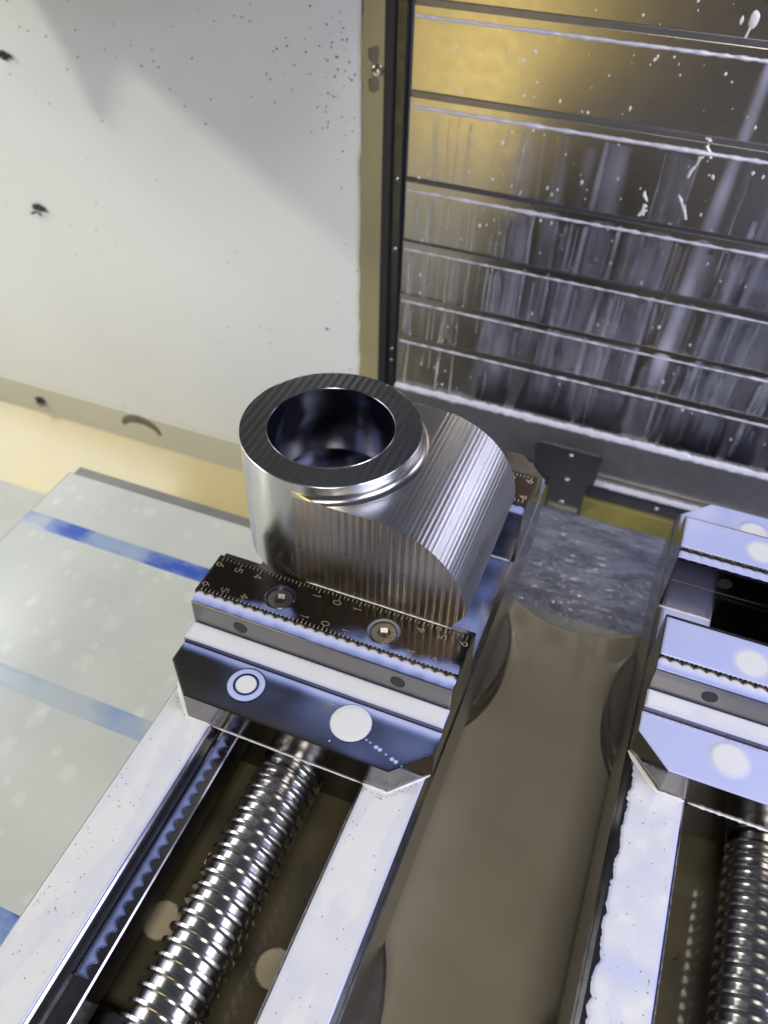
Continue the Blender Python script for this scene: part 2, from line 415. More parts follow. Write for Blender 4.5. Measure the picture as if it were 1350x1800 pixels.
# white drip beads along folds and sill
random.seed(4)
def bead(x0, x1, y, z, r, parent, amp, name='coolant_bead', n=160, fl_=1.0):
    o = random.uniform(0, 90)
    t = MB().tube([(x0 + (x1 - x0) * i / n, y, z + 0.35 * r * n3(x0 + i * 1.3, o)) for i in range(n + 1)],
                  lambda u: r * (1 + amp * n3(u * 60, o) + amp * max(0, n3(u * 22, o + 5))), 7, fl_)
    return t.build(name, M['bead'], parent)
bt = thing('coolant_beads', (60, YC, -60), 'white coolant beads lying along the folds of the lamella cover', 'coolant')
bt['kind'] = 'stuff'
for i in range(len(zb) - 2):
    y = YC + 9 - 1.3 * i
    bead(-76, 250, y - 1.6, zb[i + 1] + 0.4, (.95, 1.05, .8, .55, .5, .5)[i], bt, (.5, .5, .9, 1.1, 1.1, 1.1)[i])
bead(-77, 250, YC - 0.6, -49.2, 2.6, bt, 0.35)
bead(38, 250, YC - 9, -86.5, 2.4, bt, 0.3)
# runs of milky coolant down the cover
random.seed(11)
def run(mb, x, z1, z0, wd, dep, y, lean=0.0, fade=True):
    nv = max(6, int((z1 - z0) / 6)); o = random.uniform(0, 50)
    def fn(u, v):
        z = z1 + (z0 - z1) * v
        ww = wd * (0.55 + 0.6 * v + 0.25 * n3(v * 5, o)); e = 2 * u - 1
        prof = max(0.0, 1 - e * e)
        d = dep * prof * (0.75 + 0.5 * n3(v * 9, o + 3)) * (min(1, (1 - v) * 4) if fade else 1)
        yy = y - 0.35 * (prof ** .5) - 1.3 * sum(1 for q in zb[1:-1] if z < q)
        return (x + lean * v + e * ww / 2 + 1.2 * n3(v * 3, o + 9), yy, z, d)
    mb.grid(fn, 6, nv)
mb = MB()
spec = [(-60, 148, -45, 5, .35), (-8, 148, 30, 4.5, .3), (-44, 60, -46, 3.5, .25)]
for x, z1, z0, wd, dp in spec: run(mb, x, z1, z0, wd, dp, YC + 8.6)
for (x, z1, z0, wd, dp, ln) in [(118, 215, -46, 15, .62, -14), (150, 210, -46, 9, .4, -10), (96, 150, -46, 6, .4, -8), (62, 105, -46, 7, .5, -9), (44, 150, -46, 7, .45, -10), (180, 190, -46, 11, .45, -8),
                                (76, 110, -46, 6, .4, -6), (33, 100, -46, 5, .38, -4), (135, 120, -46, 8, .45, -8)]:
    run(mb, x, z1, z0, wd, dp, YC + 8.4, ln)
for k in range(46): run(mb, random.uniform(-20, 210), random.choice((150, 100, 60, 60, 20)) - random.uniform(0, 6), -46, random.uniform(10, 34), random.uniform(.14, .36), YC + 8.66 - k * .004, -4)
for k in range(170):
    x = random.uniform(-72, 215); j = random.choice((2, 3, 3, 4, 4, 5)); z1 = zb[j] - random.uniform(0, 5); z0 = max(-47, z1 - random.uniform(20, 95))
    run(mb, x, z1, z0, random.uniform(1.5, 5.5), random.uniform(.16, .48), YC + 8.5, random.uniform(-3, 0))
tag(mb.build('coolant_runs', M['milkrun']), 'pale milky runs of coolant flowing down the lamella cover', 'coolant', None, 'stuff')
dr = MB()
for k in range(420):
    x = random.uniform(-20, 215) if random.random() < .8 else random.uniform(-75, 0); z = random.uniform(-44, 235)
    i = sum(1 for q in zb[1:-1] if z < q); y = YC + 9 - 1.3 * i
    r = random.choice((.35, .5, .7, 1.0, 1.3)) * random.uniform(.6, 1.1)
    dr.blob((x, y - .1, z), r * .8, .45, r * random.uniform(.9, 1.7), k, .3, 1)
for (x, z, s) in ((103, 218, 4.2), (76, 230, 3.0), (126, 205, 2.6)):
    dr.blob((x, YC + 8.5, z), s * .6, .9, s, x, .2, 2); dr.tube([(x, YC + 8.6, z), (x - 2, YC + 8.6, z - s * 2.4)], .7, 6)
for (x, z) in ((71, 126), (90, 127), (74, 118), (98, 150), (96, 160)):
    pts = [Vector((x, YC + 6.5, z))]
    for q in range(5): pts.append(pts[-1] + Vector((random.uniform(-3, 3), 0, random.uniform(-4.5, -0.5))))
    dr.tube(pts, lambda u: .5 + .7 * abs(math.sin(u * 7)), 6)
tag(dr.build('coolant_droplets', M['foam']), 'white coolant droplets spattered on the lamella cover', 'coolant', None, 'stuff')
# T bracket
br = thing('t_bracket', (66, YC - 8, -118), 'dark T shaped steel bracket bolted at the foot of the lamella cover', 'bracket')
MB().prism([(40, -58), (86, -58), (88, -62), (87, -85), (82, -88), (82, -117.8), (54, -117.8), (54, -88), (40, -85), (38.5, -62)], YC - 14, YC - 10, axis='Y', bev=0.6).build('bracket_plate', M['bracket'], br)
MB().box(56, 80, YC - 17, YC - 10.2, -117.9, -114.5, 0.8).build('foot', M['screwsteel'], br)
for (x, z) in ((66, -63), (67, -86), (67, -109)):
    MB().blob((x, YC - 14.3, z), 1.9, 1.6, 1.9, z, .1).build('bolt', M['screwsteel'], br)
MB().blob((135, YC - 4.5, -100), 2.0, 1.6, 2.4, 1, .1).build('bolt', M['screwsteel'], cov)

# ================================================================== SPINDLE HEAD (above the frame, throws the wall shadow)
hd = thing('spindle_head', (0, 190, 262), 'grey spindle head hanging above the vises', 'spindle')
MB().box(-446, -72, 94, 288, 258.5, 560, 1.5).build('housing', M['headgrey'], hd)
MB().lathe([(0, 210), (3.5, 210), (9, 236), (20, 264)], (-446, 200), 24).build('coolant_nozzle', M['headgrey'], hd)

# ================================================================== FILMS
def edge_h(d, t, e):
    return t if d >= e else t * math.sqrt(max(0.0, 1 - (1 - d / e) ** 2))
def film(name, xl, xr, y0, y1, z, t, dep, label, group='coolant puddles on the vises', nx=60, ny=24, e=1.6, mat='milk', hfn=None, parent=None):
    """liquid sheet; xl/xr may be functions of y (edges), dep(x,y,dist_to_edge)"""
    fl_ = (lambda f: f if callable(f) else (lambda y: f))
    L, R_ = fl_(xl), fl_(xr)
    # rows packed towards the borders so the meniscus is round
    def pk(u): return u + 0.0 if u in (0, 1) else 0.5 - 0.5 * math.cos(PI * u) * (0.25) - 0.5 * (1 - 2 * u) * 0.75
    def fn(u, v):
        v2, u2 = pk(v), pk(u)
        y = y0 + (y1 - y0) * v2; a, b = L(y), R_(y); x = a + (b - a) * u2
        d = min(x - a, b - x, y - y0, y1 - y)
        h = edge_h(d, t, e) + (hfn(x, y) if hfn else 0)
        return (x, y, z + 0.03 + h, max(0, min(1.2, dep(x, y, d))))
    o = MB().grid(fn, nx, ny).build(name, M[mat], parent, fix=False)
    return tag(o, label, 'coolant', group, 'stuff')
def sst(a, b, x):
    t = max(0.0, min(1.0, (x - a) / (b - a))); return t * t * (3 - 2 * t)

# --- table coolant
random.seed(77)
SP = {}
for k in range(170):
    px, py, pr0 = random.uniform(-265, -45), random.uniform(-240, 138), random.choice((1.4, 1.8, 2.4, 3.2, 4.5, 6))
    for gx in range(int((px - 10) // 20), int((px + 10) // 20) + 1):
        for gy in range(int((py - 10) // 20), int((py + 10) // 20) + 1): SP.setdefault((gx, gy), []).append((px, py, pr0))
def tfilm(x, y, d):
    b = 0.40 + 0.22 * n3(x, y, 2, .02)
    for (px, py, pr0) in SP.get((int(x // 20), int(y // 20)), ()):
        rr0 = math.hypot(x - px, (y - py) * .8) + pr0 * .45 * n3(x, y, px, .25)
        b = max(b, b + .20 * sst(pr0, pr0 * .6, rr0))
    return b
film('coolant_sheet', -267, -40, -249, 140, TZ, 0.25, tfilm, 'pale coolant film over the slotted end of the table', None, 230, 330, 1.2, 'tablefilm')
def pool_back(x):
    u = (x - 98) / 36.0
    return 149.8 - 12 * max(0.0, 1 - u * u)
pm = MB()
def pfn(u, v):
    x = 20 + 330 * u; yb = pool_back(x) if x < 134 else 149.6 
    y = -249 + (yb + 249) * (1 - (1 - v) ** 1.5)
    # liquid climbs the risers a little
    h = 0
    for (cx, cy) in ((0, 86), (0, -112), (201.5, 86), (201.5, -112)):
        r = math.hypot(x - cx, y - cy) - 72; h += 1.6 * math.exp(-max(0, r) / 3.0)
    d = yb - y
    return (x, y, TZ + 0.05 + edge_h(d, 1.1, 3) + h, 0.55 + 0.25 * n3(x, y * .4, 5, .016))
pm.grid(pfn, 150, 150)
tag(pm.build('coolant_pool', M['tan'], None, False), 'murky tan coolant pool on the table between the two vises', 'coolant', None, 'stuff')

# ================================================================== VISES
HW = 62.5; PD = 23.7
DIG = {'0': [[(math.cos(a) * .30 + .0, math.sin(a) * .5) for a in [2 * PI * i / 18 for i in range(19)]]],
       '1': [[(-.16, .30), (0, .5), (0, -.5)]],
       '4': [[(.12, -.5), (.12, .5), (-.34, -.18), (.36, -.18)]],
       '5': [[(.28, .5), (-.24, .5), (-.28, .04), (-.05, .14), (.18, .06), (.29, -.16), (.18, -.40), (-.05, -.5), (-.30, -.38)]],
       '6': [[(.20, .5), (-.12, .12), (-.28, -.18), (-.18, -.42), (.02, -.5), (.22, -.40), (.29, -.18), (.20, .02), (.02, .10), (-.16, .02), (-.27, -.14)]]}
def stroke(mb, pts, wd, z):
    for (a, b) in zip(pts, pts[1:]):
        a = Vector((*a, 0)); b = Vector((*b, 0)); d = b - a
        if d.length < 1e-6: continue
        d.normalize(); n = Vector((-d.y, d.x, 0)) * wd / 2; a2 = a - d * wd * .35; b2 = b + d * wd * .35
        z += 0.0008
        mb.add([(*(a2 + n)[:2], z), (*(a2 - n)[:2], z), (*(b2 - n)[:2], z), (*(b2 + n)[:2], z)], [(0, 1, 2, 3)])

def scallop(x, depth=1.35):
    u = ((x + HW) / 5.0) % 1.0
    return depth * math.sin(PI * u) ** 0.8          # recess between the cusps

def screw(mbn, cx, cy, zt, r, parent, z0, mat='bolt'):
    """socket head cap screw seen from above"""
    t = MB(); n = 48; hexr = r * 0.50
    prof = [(r, z0), (r, zt - .7), (r - .7, zt)]
    t.lathe(prof, (cx, cy), n)
    # annular top with hex hole, hex walls and floor
    outer = [(cx + (r - .7) * math.cos(2 * PI * i / n), cy + (r - .7) * math.sin(2 * PI * i / n)) for i in range(n)]
    hx = [(cx + hexr * math.cos(2 * PI * i / 6 + .3), cy + hexr * math.sin(2 * PI * i / 6 + .3)) for i in range(6)]
    tri = tessellate_polygon([[Vector((*p, 0)) for p in outer], [Vector((*p, 0)) for p in hx]])
    t.add([(*p, zt) for p in outer + hx], tri)
    t.add([(*p, zt) for p in hx] + [(*p, zt - 3.2) for p in hx], [(i, (i + 1) % 6, 6 + (i + 1) % 6, 6 + i) for i in range(6)] + [tuple(range(6, 12))])
    return t.build('screw', M[mat], parent)

def circ(c, r, n=40): return [(c[0] + r * math.cos(2 * PI * i / n), c[1] + r * math.sin(2 * PI * i / n)) for i in range(n)]

def make_jaw(vise, X0, Y, back, name, seed):
    """Y maps the jaw's own v axis (0 = outer plate edge, PD = inner edge) to world y"""
    jw = MB()
    c = 14.7; yo, yi = -39.6, 28.1
    pl = [(-HW, yi), (HW, yi), (HW, -24.9), (HW - c, yo), (-(HW - c), yo), (-HW, -24.9)]
    hs = [circ((sx * 25, -24.8), 8.6) for sx in (-1, 1)]
    jw.prism([(X0 + x, Y(v)) for x, v in pl], 0.15, 17.3, [[(X0 + x, Y(v)) for x, v in h] for h in hs])
    def bx(v0, v1, z0, z1, bev=0.35):
        a, b = sorted((Y(v0), Y(v1))); jw.box(X0 - HW, X0 + HW, a, b, z0, z1, bev)
    bx(-14.3, yi, 17.3, 20.4, 0.25); bx(-4.4, yi, 20.4, 35.0)
    a, b = sorted((Y(-38.0), Y(24))); jw.box(X0 - 35, X0 + 35, a, b, -26, 0.1, 0.5)
    jaw = jw.build(name, M['jaw'], vise)
    # toothed plate
    N = 25 * 8
    outer_e = [(-HW + 125 * i / N) for i in range(N + 1)]
    toothed_outer = not back
    ft = [(x, scallop(x) if toothed_outer else 0.0) for x in outer_e]
    bk = [(x, PD - scallop(x) if not toothed_outer else PD) for x in reversed(outer_e)]
    hs = [circ((sx * 25.2, 11.3), 7.5) for sx in (-1, 1)]
    MBp = MB().prism([(X0 + x, Y(v)) for x, v in ft + bk], 35.0, 38.0, [[(X0 + x, Y(v)) for x, v in h] for h in hs])
    plate = MBp.build('jaw_plate', M['plate'], jaw)
    tag(plate, 'dark scale engraved plate with a toothed edge')
    for sx in (-1, 1):
        screw('screw', X0 + sx * 25.2, Y(11.3), 36.6, 6.3, jaw, 35.0)
        screw('screw', X0 + sx * 25, Y(-24.8), 15.0, 7.2, jaw, 4)
        # set-screw hole rim in the vertical face
        vy = Y(-4.4) + (-0.15 if not back else 0.15)
        if back: vy = Y(yi) - 0.2
        h = MB(); n = 24; zc = 27.7
        for (r, yy) in ((2.9, vy),):
            h.add([(X0 + sx * 38.0 + r * math.cos(2 * PI * i / n), yy, zc + r * math.sin(2 * PI * i / n)) for i in range(n)], [tuple(range(n))])
            h.add([(X0 + sx * 38.0 + q * math.cos(2 * PI * i / n), yy - 0.12 + 0.1 * k_, zc + q * math.sin(2 * PI * i / n)) for k_, q in enumerate((2.9, 3.4)) for i in range(n)],
                  [(i, (i + 1) % n, n + (i + 1) % n, n + i) for i in range(n)])
        h.build('set_screw_hole', M['black'], jaw)
    mk = MB(); z = 38.03
    for k in range(-30, 31):
        x = k * 2.0; mj = (k % 5 == 0); L_ = 2.7 if mj else 1.5
        for row in (0, 1):
            v0 = 1.45 if row == 0 else PD - (1.1 if toothed_outer else 1.5)
            v1 = v0 + L_ if row == 0 else v0 - L_
            if any(math.hypot(x - sx * 25.2, (v1) - 11.3) < 7.8 for sx in (-1, 1)): continue
            stroke(mk, [(X0 + x, Y(v0)), (X0 + x, Y(v1))], 0.30, z)
    for val in (-6, -5, -4, -1, 0, 1, 4, 5, 6):
        for v in (5.2, PD - 5.7):
            cx, cy = X0 + val * 10 + (0 if abs(val) < 6 else -.6 * val / 6), Y(v); hgt = 3.6; s = -1 if val < 0 else 1
            for pl_ in DIG[str(abs(val))]:
                stroke(mk, [(cx - s * p[1] * hgt, cy + s * p[0] * hgt) for p in pl_], 0.34, z)
    mk.build('scale_marks', M['mark'], jaw)
    return jaw

def make_vise(X0, yf, yb, label, seed):
    v = thing('machine_vise', (X0, -12, -58), label, 'vise', 'machine vises on the table')
    b = MB()
    prof = [(-60.6, 0), (-36.8, 0), (-36.0, -.8), (-36.0, -45), (36.0, -45), (36.0, -.8), (36.8, 0), (60.6, 0), (62.2, -1.6), (62.2, -4.2), (63.0, -5.0), (63.0, -50), (60.5, -54), (-60.5, -54), (-63.0, -50), (-63.0, -5.0), (-62.2, -4.2), (-62.2, -1.6)]
    b.prism([(X0 + x, z) for x, z in prof], -205, 181, axis='Y')
    b.build('body', M['vise'], v)
    g = MB() if X0 > 100 else MB().prism([(X0 + x, z) for x, z in [(-35.9, -6), (-34.6, -6), (-34.2, -9), (-26.6, -9), (-26.0, -9.6), (-26.0, -26), (-35.9, -26)]], -204, yf - 10, axis='Y')
    if X0 < 100: g.build('guide_strip', M['vise'], v)
    # lead screw: wide root, narrow raised thread
    pit = 5.6; r0, r1 = 12.4, 14.9; per = 72; y0_, y1_ = -200.0, yf - 20
    turns = (y1_ - y0_) / pit; V = []; F = []; rows = int(turns * per) + 1
    pr_ = [(0.0, r0), (0.54, r0), (0.61, r1 - .35), (0.66, r1 - .05), (0.77, r1), (0.88, r1 - .05), (0.93, r1 - .35), (1.0, r0)]
    cx, cz = X0 + 0.8, -20.0
    for i in range(rows):
        a = 2 * PI * i / per
        for p, r in pr_:
            y = y0_ + pit * (i / per + p); V.append((cx + r * math.cos(a), y, cz + r * math.sin(a)))
    k = len(pr_)
    for i in range(rows - 1):
        for q in range(k - 1): F.append((i * k + q, i * k + q + 1, (i + 1) * k + q + 1, (i + 1) * k + q))
    lead = MB().add(V, F, None, True).build('lead_screw', M['screwsteel'], v, True, 0.5)
    bb = MB().box(X0 - 35.8, X0 + 35.8, -204, -146, -44.9, -33, 1.0).build('bearing_block', M['vise'], v)
    MB().lathe([(0, -26.2), (2.6, -26.4), (4.2, -28), (4.3, -33.2)], (X0 - 8.5, -150.5), 24).build('screw', M['screwsteel'], bb)
    make_jaw(v, X0, lambda q: yf + q, False, 'front_jaw', seed)
    make_jaw(v, X0, lambda q: yb + PD - q, True, 'back_jaw', seed + 9)
    return v
va = make_vise(0.0, 0.0, 112.6, 'steel machine vise clamping the bored steel part', 1)
vb = make_vise(201.5, 43.7, 112.6, 'empty steel machine vise flooded with milky coolant', 2)
for i, (x, y, lb) in enumerate(((0, 86, 'round steel riser under the back jaw of the vise holding the part'), (0, -112, 'round steel riser under the front end of the vise holding the part'),
                  (201.5, 86, 'round steel riser under the back jaw of the empty vise'), (201.5, -112, 'round steel riser under the front end of the empty vise'))):
    t = MB().lathe([(0, -54.02), (70.5, -54.02), (72, -55.5), (72, -64), (71, -65), (71, -67), (72, -68), (72, -76.0), (0, -76.0)], (x, y), 96)
    tag(t.build('round_riser', M['riser']), lb, 'riser', 'round risers under the vises')

# ---- trough coolant, films
for (X0, yf, tg) in ((0.0, 0.0, 'vise holding the part'), (201.5, 43.7, 'empty vise')):
    def dm(x, y, d):
        q = max(sst(8.4, 7.4, math.hypot(x - X0 + 27, y + 108)), sst(8.4, 7.4, math.hypot(x - X0 - 26, y + 107)))
        return 0.22 + 0.5 * n3(x, y, 1, .05) * .5 + 0.75 * q * (1.0 if X0 < 100 else .45)
    film('coolant_puddle', X0 - 35.9, X0 + 35.9, -146, yf + 30, -44.9, 1.0, dm, 'murky brown coolant in the trough of the ' + tg, None, 110, 170, 1.0, 'murk')

P = 'milky coolant '
# left vise rails
rl = lambda x, y, d: 0.95 + 0.05 * sst(-.05, .08, n3(x * .09, y * .022, 1) + .12 * n3(x, y, 3, .3)) + .03 * n3(x, y, 6, .1) - 0.25 * math.exp(-max(0, d) / 0.5)
film('coolant_puddle', -60.9, -37.2, -204, -14, 0, .75, rl, P + 'lying white on the rail beside the pale slotted table', None, 40, 220)
film('coolant_puddle', 37.2, 60.4, -204, -14, 0, .75, rl, P + 'lying white on the front rail beside the tan pool', None, 40, 220)
film('coolant_puddle', 37.2, 60.6, 27, 108.5, 0, .3, lambda x, y, d: 0.30 + 0.25 * n3(x, y, 4, .05) + .2 * sst(100, 30, y) - .3 * math.exp(-d / 2), P + 'as a thin blue film on the rail between the jaws under the part', None, 24, 60)
def wavy(y): return -27.6 - 2.6 * abs(math.sin(PI * y / 6.0)) - 1.0 * n3(y, 2, 0, .1)  # wavy edge shapes in the reflected rack
film('coolant_puddle', -34.0, wavy, -145, -12, -9, .35, lambda x, y, d: 0.52 - 0.50 * math.exp(-d / 1.3) + .06 * n3(x, y, 2, .1), P + 'in a violet band on the guide strip, a rack reflection shaped into its scallops', None, 16, 300, .8)
def jaw_films(X0, Yf, dstep, dledge, dblock, dplate, who, back=False, plate=True):
    def yy(a, b): return tuple(sorted((Yf(a), Yf(b))))
    y0, y1 = yy(-14.2, -4.5)
    film('coolant_puddle', X0 - HW + .15, X0 + HW - .15, y0, y1, 20.4, .95, dstep, P + 'filling the white step of ' + who, None, 120, 20, 1.3)
    y0, y1 = yy(-4.2, 2.0) if not back else yy(PD - 2.0, 27.9)
    sgn = -1 if not back else 1
    def hf(x, y):
        v = (y - Yf(0)) if not back else (Yf(PD) - y)
        return 0.9 * sst(-2.8, 0.6, v) + .35 * sst(-2.2, .2, v) * abs(math.sin(PI * (x - X0 + HW) / 5))
    film('coolant_puddle', X0 - HW + .2, X0 + HW - .2, y0, y1, 35.0, .6, dledge, P + 'along the toothed plate edge of ' + who, None, 300, 16, 1.2, hfn=hf)
    def hblk(x, y):
        return .45 * max(sst(9.2, 6.5, math.hypot(x - X0 - sx * 25, y - Yf(-24.8))) for sx in (-1, 1))
    y0, y1 = yy(-39.4, -14.5)
    def xr(y):
        v = (y - Yf(0)) if not back else (Yf(0) - y)
        return HW - .15 - max(0.0, -24.9 - v)
    film('coolant_puddle', lambda y: X0 - xr(y), lambda y: X0 + xr(y), y0, y1, 17.3, .5, dblock, P + 'spread over the chamfered block of ' + who, None, 330, 96, 1.1, hfn=hblk)
    if plate:
        y0, y1 = yy(1.9, PD - .1) if not back else yy(0.1, PD - 1.9)
        film('coolant_puddle', X0 - HW + .3, X0 + HW - .3, y0, y1, 38.0, .45, dplate, P + 'covering the scale plate of ' + who, None, 180, 50, 1.0)
# left vise front jaw
def blkL(x, y, d):
    v = y; base = 0.10 + 0.46 * sst(-22, -14.6, v) ** 1.6 * 1.2 + 0.10 * n3(x, y, 3, .06) - .16 * math.exp(-d / 1.2) + 0.14 * sst(-30, 55, x) - .08 * sst(-30, -50, x)
    r = math.hypot(x - 25, y + 24.8)
    if r < 9.3: base = base * sst(9.3, 8.9, r) * 0 + max(sst(9.3, 8.6, r), 0) if r < 8.9 else base * .6
    r = math.hypot(x + 25, y + 24.8)
    if r < 8.9:
        base = 1.0 * sst(5.0, 4.2, r) + 0.66 * sst(5.2, 6.2, r) * sst(8.7, 8.0, r)
    return base
def blkL2(x, y, d):
    b = blkL(x, y, d)
    for k in range(14):                               # little foam spots
        sx, sy = 20 + 34 * ((k * .618) % 1), -36 + 11 * ((k * .381) % 1)
        b = max(b, .75 * sst(1.3, .5, math.hypot(x - sx, y - sy))) if k % 2 else max(b, .6 * sst(.8, .3, math.hypot(x - sx, y - sy)))
    return b
def ledL(x, y, d): return 0.50 + .42 * sst(-3, 1, y) - .25 * math.exp(-d / .5) + .08 * n3(x, y, 6, .2)
def pltL(x, y, d):
    q = n3(x, y, 8, .07) + .5 * n3(x, y, 2, .2)
    return max(0, (0.42 * sst(10, 1.5, y + 6 * q)) * (sst(-8, 25, x + 14 * q) if x > 0 else .8 * sst(-6, -22, x + 12 * q) * sst(9, 3, y + 4 * q + max(0, -30 - x) * .35))) * (0 if math.hypot(abs(x) - 25.2, y - 11.3) < 7.6 else 1)
jaw_films(0, lambda q: q, lambda x, y, d: 1.0 - .3 * math.exp(-d / .6), ledL, blkL2, pltL, 'the front jaw clamping the part')
for sx, dq in ((-1, .28), (1, .9)):
    rg = MB(); n_ = 48
    rg.grid(lambda u, v: (sx * 25.2 + (5.9 + 1.55 * v) * math.cos(2 * PI * u), 11.3 + (5.9 + 1.55 * v) * math.sin(2 * PI * u), 36.75 + .35 * (2 * v - 1) ** 2, dq * (.55 + .45 * math.cos(2 * PI * u - 1.9))), 48, 4)
    tag(rg.build('coolant_ring', M['milk'], None, False), P + ('ring, bright, round the plate screw toward the tan pool' if sx > 0 else 'ring, faint, round the plate screw toward the slotted table'), 'coolant', None, 'stuff')
# left vise back jaw: ledge only
film('coolant_puddle', -62, 62, 108.3, 114.4, 35.0, .6, lambda x, y, d: .6 - .3 * math.exp(-d / .5), P + 'in a thin line along the back jaw behind the part', None, 120, 12, 1.2)

# right vise
X1 = 201.5
def disc(x, y, cx, cy, r=9.5): return sst(r, r * .58, math.hypot(x - cx, y - cy))
def mk(base, cx_list, cy, rr=9.5):
    def f(x, y, d):
        b = base + 0.09 * n3(x, y, 5, .05) - .22 * math.exp(-d / .9)
        for cx in cx_list: b = max(b, base + (1.0 - base) * disc(x, y, cx, cy, rr))
        return b
    return f
Yr = lambda q: 43.7 + q
ledR = lambda Yv: (lambda x, y, d: 0.62 + .36 * sst(-3, 1, (y - Yv)) - .25 * math.exp(-d / .5))
jaw_films(X1, Yr, lambda x, y, d: .95 - .3 * math.exp(-d / .6), ledR(43.7), mk(.70, (X1 - 25, X1 + 25), Yr(-24.8), 9.8), mk(.67, (X1 - 25.2, X1 + 25.2), Yr(11.3), 9.2), 'the front jaw of the empty vise')
Yq = lambda q: 112.6 + PD - q
jaw_films(X1, Yq, lambda x, y, d: .8, lambda x, y, d: .72 - .25 * math.exp(-d / .5), mk(.60, (X1 - 25, X1 + 25), Yq(-24.8), 9), mk(.62, (X1 - 25.2, X1 + 25.2), Yq(11.3), 9), 'the back jaw of the empty vise', True)
def jag(y): return X1 - 59.6 + 1.8 * max(0, n3(y, 1, 0, .22)) + 2.2 * max(0, n3(y, 7, 0, .09)) + .6 * n3(y, 4, 0, .7)
film('coolant_puddle', jag, X1 - 37.3, -204, 16, 0, .7, lambda x, y, d: .92 + .05 * n3(x, y, 1, .08) + .12 * max(0, n3(x, y, 7, .16)) - .3 * math.exp(-d / .5) - .16 * max(0, n3(x, y, 3, .05) - .15), P + 'with a ragged edge on the front rail of the empty vise', None, 30, 320)
film('coolant_puddle', X1 - 60.5, X1 - 37.2, 70, 108.5, 0, .5, lambda x, y, d: .72 - .25 * math.exp(-d / 1.0), P + 'on the short rail between the jaws of the empty vise', None, 24, 40)
# foam lines at the feet of the jaws
fb = thing('foam_lines', (X1, 0, 0), 'white foam lines where the jaws meet the rails of the vises', 'foam'); fb['kind'] = 'stuff'
def foam(pts, r, amp=.4, nsub=12):
    P_ = []
    for a, b in zip(pts, pts[1:]):
        for i in range(nsub): P_.append(Vector(a).lerp(Vector(b), i / nsub))
    P_.append(Vector(pts[-1])); o = random.uniform(0, 99)
    return MB().tube(P_, lambda u: r * (1 + amp * n3(u * 30, o)) * min(1, .3 + 8 * min(u, 1 - u)), 7, .8).build('foam_bead', M['foam'], fb)
c = 14.7
foam([(X1 - HW - .4, 43.7 - 25.2, .9), (X1 - HW + c - .6, 43.7 - 40.2, .9), (X1 - 37, 43.7 - 40.3, .9)], 1.15)
foam([(X1 - 35.5, 43.7 - 39.9, .2), (X1 - 10, 43.7 - 39.9, .3), (X1 + 30, 43.7 - 39.9, .2)], .55, .9, 24)
foam([(-36, -39.8, .2), (0, -39.8, .1), (36, -39.8, .2)], .32, .6, 30)
foam([(HW - .5, -25.6, .7), (HW - c, -40.1, .7), (36.5, -40.1, .7)], .7)
foam([(-HW + .5, -25.4, .8), (-HW + c, -40.2, .8), (-36.5, -40.1, .7)], 1.0)
foam([(X1 - HW, 108.2 - .5, .4), (X1 - 37, 108.2 - .5, .4)], .8)
foam([(37, 108.0, .3), (60, 108.0, .3)], .4)

# ================================================================== WORKPIECE
bx, by, R, r = -22.3, 64.4, 40.6, 28.4
ZT, ZS, yf0, yb0 = 98.0, 90.0, 23.75, 105.0
wp = thing('machined_part', (10, 64, 35), 'bright machined steel part with a bored round boss and ribbed rounded saddle', 'machined part')
ax, az, AR = 15.2, 48.0, 42.0
def zs(x): return ZS if x <= ax else az + math.sqrt(max(0, AR * AR - (x - ax) ** 2))
# saddle block: profile with ball-nose cusps
pr_ = [(bx, 35.02), (50.0, 35.02), (52.6, 41), (57.1, 48.5)]
arc = []
na = 32; sub = 5
for i in range(na * sub + 1):
    t_ = i / (na * sub); a = t_ * PI / 2
    cus = (0.07 + 0.09 * ((int(t_ * na) * 0.618) % 1)) * (math.sin(PI * ((t_ * na) % 1.0))) ** 0.7 * (0.5 + 0.5 * sst(0, .25, t_))
    arc.append((ax + (AR - cus) * math.cos(a), az + (AR - cus) * math.sin(a)))
pr_ += arc + [(bx, ZS)]
def cusp(x): return 0.16 * abs(math.sin(PI * x / 2.1)) ** 0.7
V = []; F = []; ny = 60; NX = 40
low = [(57.1, az), (57.1, 48.5), (52.6, 41), (50.0, 35.02)]
arc2 = [(x, z) for x, z in reversed(arc) if x > 18.9]
for j in range(ny + 1):
    y = yf0 + (yb0 - yf0) * j / ny
    xb = bx + math.sqrt(max(0.0, (R - .3) ** 2 - (y - by) ** 2))
    row = []
    for i in range(NX + 1):
        x = xb + (18.9 - xb) * i / NX; row.append((x, zs(x) - 0.1))
    row += arc2 + low
    V += [(x, y, z) for x, z in row]
n = len(row)
for j in range(ny):
    for i in range(n - 1):
        F.append((j * n + i, j * n + i + 1, (j + 1) * n + i + 1, (j + 1) * n + i))
sad = MB().add(V, F, None, True).build('saddle', M['part_saddle'], wp, True, 1.0)
tri = tessellate_polygon([[Vector((x, z, 0)) for x, z in pr_]])
MB().add([(x, yb0, z) for x, z in pr_], tri).build('end_face', M['part_front'], wp)
MB().add([(x, yf0, z) for x, z in pr_], tri).build('end_face', M['part_front'], wp)
tag(wp.children[-1], 'wavy milled end face with vertical tool marks')
MB().box(-22, 50, 104.9, 112.55, 35.05, 41, .4).box(-60, -22, 60, 112.5, 35.05, 40, .4).build('clamping_stock', M['part'], wp)
